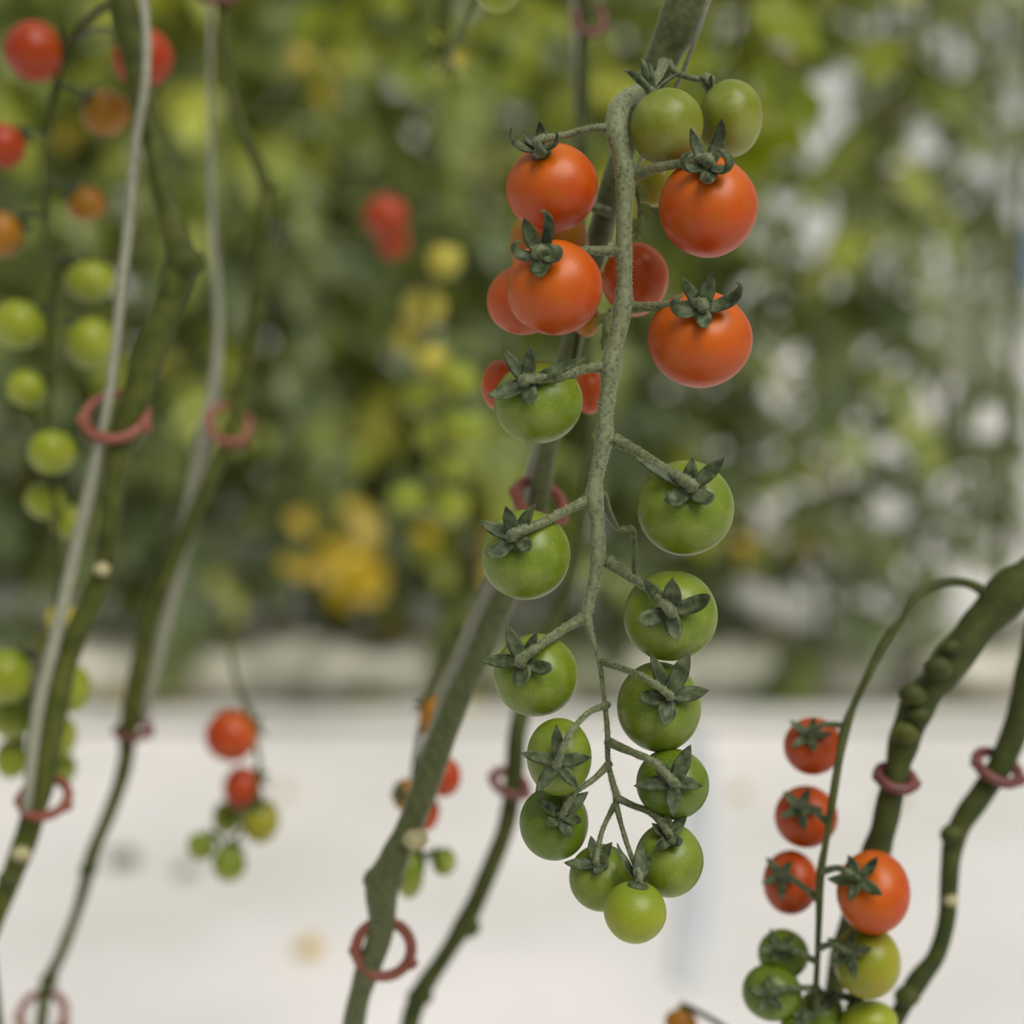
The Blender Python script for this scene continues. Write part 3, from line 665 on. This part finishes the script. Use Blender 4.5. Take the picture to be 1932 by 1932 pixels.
tomato(1016, 760, 84, 78, .470, (996, 733), 'green', 'green tomato directly below the red ones, left of the stalk',
       [(130, 66, 24, 25, 20), (68, 62, 26, 35, 20), (205, 70, 34, -8, 60), (280, 56, 30, -8, 70), (20, 100, 24, 5, 10)],
       [(1138, 692, D), (1100, 697, .470), (1050, 712, .460)], 14)
tomato(1293, 959, 92, 89, .468, (1291, 926), 'green', 'largest green tomato, held right of the stalk on a long pedicel',
       [(150, 92, 26, 5, 10), (88, 48, 26, 30, 20), (30, 74, 28, 10, 40), (222, 58, 34, -8, 100), (315, 54, 34, -8, 110)],
       [(1158, 828, D), (1200, 850, .470), (1245, 880, .460)], 15, pedw=20)
tomato(992, 1047, 86, 84, .468, (973, 1017), 'green', 'green tomato left of the stalk just under a red clip',
       [(100, 56, 26, 30, 40), (160, 62, 26, 0, 50), (225, 60, 34, -8, 100), (320, 50, 30, -8, 80), (50, 62, 24, 20, 10)],
       [(1108, 945, D), (1075, 960, .470), (1025, 985, .458)], 16)
tomato(1265, 1161, 89, 84, .470, (1257, 1150), 'green', 'green tomato on the diagonal pedicel below the largest green one',
       [(130, 74, 22, 20, 20), (82, 66, 34, 35, 20), (15, 70, 30, -5, 90), (200, 60, 32, -8, 100), (280, 52, 32, -8, 60)],
       [(1148, 1062, D), (1190, 1090, .468), (1228, 1115, .458)], 17)
tomato(1012, 1274, 80, 78, .470, (989, 1247), 'green', 'green tomato left of the forked tip of the thick stalk',
       [(112, 64, 28, 25, 20), (178, 70, 26, -5, 20), (55, 56, 22, 20, 20), (270, 50, 34, -8, 70), (345, 62, 26, -8, 90)],
       [(1100, 1166, D), (1062, 1188, .468), (1020, 1216, .458)], 18)
tomato(1243, 1334, 79, 84, .474, (1251, 1308), 'green', 'green tomato tucked right under the one on the diagonal pedicel',
       [(118, 78, 26, 30, 0), (62, 82, 34, 30, 0), (5, 66, 30, 0, 40), (185, 60, 30, -8, 70), (262, 52, 34, -8, 50)],
       [(1136, 1248, D), (1175, 1262, .466), (1215, 1278, .458)], 19, pedw=13)
tomato(1055, 1428, 62, 71, .462, (1051, 1427), 'green', 'small green tomato with a star shaped calyx facing the viewer',
       [(88, 62, 22, 15, 10), (165, 58, 22, 0, 10), (232, 56, 24, -5, 10), (305, 50, 22, -5, 20), (12, 52, 24, 0, 20)],
       [(1146, 1330, D), (1110, 1345, .462), (1075, 1385, .448)], 20, pedw=12)
tomato(1269, 1479, 68, 66, .470, (1264, 1466), 'darkgreen', 'small green tomato in the right column with a dark spread calyx',
       [(135, 50, 24, 15, 10), (62, 66, 30, 20, 5), (185, 60, 26, -5, 10), (268, 52, 28, -5, 20), (355, 46, 24, 0, 30)],
       [(1147, 1400, D), (1200, 1422, .462), (1232, 1438, .458)], 21, pedw=15)
tomato(1045, 1553, 66, 68, .474, (1055, 1529), 'darkgreen', 'small dark green tomato under the one with the star shaped calyx',
       [(150, 50, 24, 20, 20), (40, 56, 24, 15, 0), (215, 40, 24, 0, 80), (285, 46, 24, -8, 70), (340, 36, 22, 0, 90)],
       [(1150, 1440, D), (1120, 1470, .468), (1085, 1495, .462)], 22, pedw=12)
tomato(1262, 1624, 66, 69, .470, (1257, 1574), 'green', 'small green tomato lowest in the right column with upright sepals',
       [(160, 34, 20, 10, 60), (30, 46, 24, 15, 10), (235, 48, 26, 0, 110), (320, 44, 24, 0, 110), (90, 40, 20, 30, 30)],
       [(1162, 1505, D), (1195, 1520, .472), (1230, 1535, .466)], 23, pedw=13)
tomato(1135, 1657, 61, 63, .474, (1125, 1621), 'green', 'small green tomato in the bottom cluster behind the lowest one',
       [(190, 56, 24, 0, 60), (35, 42, 24, 20, 30), (105, 44, 22, 30, 20), (280, 34, 20, 10, 90)],
       [(1160, 1518, D), (1146, 1545, .474), (1134, 1575, .470)], 24, pedw=10)
tomato(1198, 1721, 60, 59, .456, (1204, 1664), 'lime', 'bright green tomato lowest of all on the sharp truss',
       [(95, 66, 24, 50, 30), (150, 74, 17, 15, 45), (32, 78, 16, 15, 40)],
       [(1162, 1516, D), (1173, 1560, .470), (1190, 1612, .464)], 25, pedw=10)
# --- blurred tomatoes further back
def nearest(key, p):
    best = None
    for i in range(len(POLY[key]) - 1):
        a, b = POLY[key][i], POLY[key][i + 1]; ab = b - a
        t = max(0, min(1, (p - a).dot(ab) / max(1e-12, ab.length_squared))); q = a + ab * t
        if best is None or (q - p).length < (best - p).length: best = q
    return best

def far_tomato(key, cx, cy, rx, ry, d, hub, mat, label, seed, calyx=True, group=None, facing=1):
    R = (rx + ry) / 2 * RD(d) / FPX; C = P(cx, cy, d); axis = axis_from(cx, cy, cx + hub[0] * rx, cy + hub[1] * ry, rx, ry, facing)
    root = empty('cherry_tomato', C - Vector((0, 0, R))); tag(root, label, 'tomato', group); L0 = root.location
    vs, fs, at = body(C, axis, R, rx * RD(d) / FPX, ry * RD(d) / FPX, seed, 28, 18)
    mesh('fruit', vs, fs, M[mat], root, L0, attrs={'axial': at})
    H = C + axis * R * .93; rng = random.Random(seed)
    if calyx:
        mb = MB(); mb.add(tube([C + axis * R * .8, H + axis * R * .08], [.0028, .0018], 8))
        a0 = rng.uniform(0, 6)
        a, b = basis(axis)
        for k in range(5):
            th = a0 + k * 1.2566; out = a * math.cos(th) + b * math.sin(th)
            mb.add(sepal(H, axis, out, R * rng.uniform(.62, .88), R * .16, math.radians(-5), math.radians(rng.uniform(30, 90)), C, R, rng, n=8))
        mb.build('calyx', M['sepal'], root, L0)
    q = nearest(key, H); mid = (H + axis * R * .5).lerp(q, .4) + Vector((0, 0, R * .15))
    a_, r_ = catmull([q, mid, H + axis * R * .25, H], [.0013, .0011, .0013, .0013], 5)
    mb = MB(); mb.add(tube(a_, r_, 8)); mb.build('pedicel', M['sepal'], root, L0)

LT = 'blurred tomatoes on the far left truss'
F = far_tomato
F('L', 64, 97, 56, 56, .80, (.85, -.3), 'deepred', 'blurred red tomato in the upper left corner', 31, facing=-1)
F('L', 270, 110, 57, 56, .80, (-.5, -.7), 'deepred', 'blurred red tomato crossed by the far left vine and its twine', 32, facing=-1)
F('L', 200, 213, 46, 42, .84, (-.6, -.5), 'orange', 'blurred brown orange tomato just left of the cream twine', 33)
F('L', 8, 276, 38, 42, .80, (.6, -.6), 'deepred', 'blurred red tomato cut by the left edge', 34, facing=-1)
F('L', 162, 385, 38, 33, .86, (-.6, -.5), 'orange', 'small blurred orange tomato left of the vine bend', 35)
F('L', 6, 442, 37, 42, .82, (.6, -.6), 'orange', 'blurred orange tomato cut by the left edge below a red one', 36, facing=-1)
F('L', 170, 530, 48, 38, .84, (-.5, -.7), 'lime', 'blurred yellow green tomato touching the twine below the small orange one', 37, facing=-1)
F('L', 34, 612, 50, 46, .82, (.6, -.5), 'lime', 'large blurred lime tomato near the left edge', 38, facing=-1)
F('L', 172, 648, 46, 48, .84, (-.6, -.5), 'lime', 'blurred lime tomato behind the twine above the red clip', 39, facing=-1)
F('L', 50, 733, 38, 35, .82, (.7, -.4), 'lime', 'small bright lime tomato left of the red clip ring', 40, facing=-1)
F('L', 98, 853, 45, 43, .80, (-.1, -.8), 'lime', 'round bright lime tomato below and left of the red clip ring', 41, facing=-1)
F('L', 85, 945, 38, 35, .83, (.2, -.8), 'lime', 'dull lime tomato under the round bright one', 42, facing=-1)
F('L', 130, 985, 32, 32, .85, (-.4, -.7), 'lime', 'small lime tomato touching the lower twine', 43, facing=-1)
F('L', 116, 1168, 30, 32, .83, (-.1, -.8), 'yellow', 'small yellowish tomato on the twine above the pale floor', 44, facing=-1)
F('L', 14, 1275, 46, 52, .82, (.5, -.7), 'lime', 'lime tomato at the left edge level with the litter strip', 45, facing=-1)
F('L', 24, 1355, 40, 42, .86, (.5, -.7), 'green', 'green tomato at the left edge just above the pale floor', 46, facing=-1)
F('L', 138, 1300, 34, 46, .86, (-.5, -.7), 'lime', 'oval lime tomato right of the lower twine', 47, facing=-1)
F('L', 110, 1390, 34, 42, .86, (-.3, -.8), 'lime', 'lime tomato hanging just above the lower red clip', 48, facing=-1)
F('L', 118, 1450, 26, 30, .88, (-.3, -.8), 'green', 'small green tomato beside the lower red clip', 49, facing=-1)
F('L', 62, 1338, 38, 40, .90, (-.2, -.8), 'lime', 'lime tomato between the two bottom vines of the far left truss', 50, facing=-1)
F('L', 22, 1432, 32, 38, .88, (.4, -.8), 'lime', 'pale lime tomato lowest at the left edge above the floor', 59, facing=-1)
F('M', 728, 410, 42, 42, 1.12, (.3, -.9), 'deepred', 'lone blurred red tomato high to the left of the long truss', 51, facing=-1)
F('M', 742, 458, 30, 32, 1.14, (.3, -.8), 'red', 'smaller orange red tomato hanging under the lone red one', 52, facing=-1)
for i, (x, y, r, m_, lb) in enumerate((
    (838, 490, 34, 'yellow', 'highest yellow tomato of the blurred middle truss'),
    (800, 582, 42, 'yellow', 'big dull yellow tomato of the blurred middle truss'),
    (768, 640, 30, 'yellow', 'yellow tomato bulging to the left on the middle truss'),
    (812, 678, 32, 'yellow', 'olive yellow tomato below the big dull yellow one'),
    (862, 722, 42, 'lime', 'pale lime tomato right of the middle truss stalk'),
    (792, 752, 34, 'lime', 'lime tomato left of the stalk on the middle truss'),
    (874, 806, 42, 'lime', 'big lime tomato on the right of the middle truss'),
    (812, 822, 32, 'lime', 'lime tomato at the centre of the middle truss'),
    (838, 890, 38, 'lime', 'lime tomato below the big lime one of the middle truss'),
    (764, 938, 34, 'lime', 'lime tomato lowest on the left of the middle truss'),
    (848, 955, 38, 'lime', 'lime tomato lowest on the right of the middle truss'),
    (806, 948, 26, 'green', 'small green tomato between the two lowest of the middle truss'))):
    F('M', x, y, r, r, 1.12 + .03 * (i % 3), (.2 - .4 * (i % 2), -.85), m_, lb, 60 + i, facing=-1 if i % 3 else 1)
F('N', 435, 1389, 50, 48, .95, (.75, -.3), 'red', 'round red tomato over the pale floor at lower left', 81, facing=-1)
F('N', 457, 1487, 37, 41, .96, (.7, -.4), 'deepred', 'smaller red tomato hanging under the round red one', 82, facing=-1)
F('N', 492, 1550, 36, 42, .96, (-.1, -.85), 'turning', 'yellow green tomato at the right of the small lower left truss', 83)
F('N', 428, 1543, 28, 32, .99, (.5, -.7), 'green', 'green tomato tucked behind the red one of the lower left truss', 84, facing=-1)
F('N', 380, 1596, 28, 27, .96, (.6, -.6), 'green', 'small green tomato sticking out left on the lower left truss', 85, facing=-1)
F('N', 432, 1630, 33, 34, .95, (.3, -.8), 'green', 'green tomato lowest on the lower left truss', 86, facing=-1)
F('O', 818, 1354, 28, 40, .76, (-.5, -.6), 'orange', 'orange tomato half hidden behind the upper slanting vine', 91, facing=-1)
F('O', 838, 1466, 33, 38, .75, (-.6, -.5), 'red', 'red orange tomato showing right of the slanting vine', 92, facing=-1)
F('O', 798, 1532, 32, 38, .76, (-.3, -.7), 'red', 'red tomato crossed by the slanting vine above its pale scar', 93, facing=-1)
F('O', 764, 1500, 24, 30, .74, (-.3, -.3), 'orange', 'orange fruit with dark calyx left of the slanting vine', 94)
F('O', 772, 1650, 28, 46, .76, (.2, -.8), 'green', 'oval green tomato right of the swollen vine joint', 95, facing=-1)
F('O', 838, 1626, 24, 27, .77, (-.7, -.4), 'green', 'tiny green tomato alone over the pale floor', 96, facing=-1)
F('Q', 1534, 1408, 55, 54, .59, (-.25, -.45), 'deepred', 'red tomato highest of the three in a column at lower right', 101)
F('Q', 1521, 1541, 59, 58, .59, (-.3, -.4), 'deepred', 'red tomato in the middle of the three in a column at lower right', 102)
F('Q', 1492, 1665, 53, 59, .59, (-.4, -.35), 'deepred', 'red tomato lowest of the three in a column at lower right', 103)
F('Q', 1648, 1684, 70, 77, .55, (-.5, -.45), 'red', 'large orange red tomato hanging alone right of the red column', 104)
F('Q', 1637, 1815, 63, 68, .56, (-.6, -.4), 'turning', 'olive tomato under the large orange red one', 105)
F('Q', 1478, 1800, 48, 46, .58, (-.3, -.4), 'darkgreen', 'blurred dark green tomato below the red column', 106)
F('Q', 1456, 1872, 56, 52, .57, (-.2, -.2), 'darkgreen', 'green tomato at the bottom edge left of the dark stalk', 107)
F('Q', 1548, 1912, 44, 44, .585, (-.1, -.7), 'green', 'green tomato cut by the bottom edge on the dark stalk', 108)
F('Q', 1505, 1945, 34, 40, .57, (.1, -.7), 'darkgreen', 'dark green fruit sliver at the bottom edge', 109)
F('Q', 1640, 1930, 54, 42, .57, (-.3, -.6), 'lime', 'light green tomato cut by the bottom edge under the olive one', 110, facing=-1)
F('Q', 1285, 1930, 32, 26, .74, (.3, -.7), 'orange', 'small orange fruit poking up at the bottom edge', 111, facing=-1)
F('X', 938, -38, 50, 62, .62, (.1, -.9), 'lime', 'tip of a green fruit hanging into the top edge', 112, calyx=False, facing=-1)

# ---------------------------------------------------------------- small shoots near the stalk
def sprig(rows, mat, label, leaves, seed, name='side_shoot'):
    rng = random.Random(seed); path, rad = spx(rows); root = empty(name, path[0]); tag(root, label, 'shoot')
    mb = MB(); mb.add(tube(path, rad, 8, .2)); mb.build('shoot_stem', M['pedicel'], root, root.location)
    for (x, y, d, deg, l, wd) in leaves:
        dv = RT * math.cos(math.radians(deg)) + UP * math.sin(math.radians(deg)) - FW * .2
        mb = MB(); vf = leaflet(P(x, y, d), dv.normalized(), (-FW + UP * .5 + RT * rng.uniform(-.5, .5)).normalized(), l * RD(d) / FPX, wd * RD(d) / FPX, rng.uniform(1, 2.4), rng, 0)
        mb.add(vf, rng.random() * .5 + .05); mb.build('leaf', M[mat], root, root.location)
sprig([(1190, 335, .484, 8), (1203, 370, .488, 8), (1206, 420, .488, 7), (1200, 450, .488, 5)], 'leaf', 'crinkled small leafy shoot behind the stalk below the upper right pedicel', [(1203, 350, .488, -70, 45, 14), (1206, 385, .488, -50, 42, 14), (1204, 410, .486, -110, 40, 13), (1200, 430, .487, -60, 30, 10)], 3)
sprig([(1150, 585, .490, 7), (1140, 610, .50, 7), (1138, 660, .50, 6)], 'leaf', 'crinkled leafy shoot between the large red tomato and the stalk', [(1150, 595, .50, 200, 40, 12), (1142, 625, .50, -80, 46, 15), (1145, 650, .49, -60, 34, 10)], 4)
sprig([(1138, 930, .478, 14), (1146, 962, .482, 16), (1160, 990, .486, 12), (1170, 1000, .488, 6)], 'leaf', 'short green spur right of the stalk above the diagonal pedicel', [(1168, 998, .488, 20, 28, 6)], 5)
sprig([(1172, 1000, .489, 8), (1192, 998, .492, 12), (1196, 1030, .494, 11), (1196, 1085, .494, 9)], 'leafbright', 'pale yellowish withered flower stalk above the tomato on the diagonal pedicel', [(1192, 1000, .492, 160, 26, 7)], 6)
sprig([(1132, 840, .48, 6), (1127, 800, .484, 6), (1134, 760, .482, 5)], 'leaf', 'tiny dark crinkled shoot along the left side of the stalk', [(1130, 835, .482, 120, 26, 7), (1130, 800, .483, 80, 28, 7), (1134, 770, .482, 100, 24, 6)], 7)
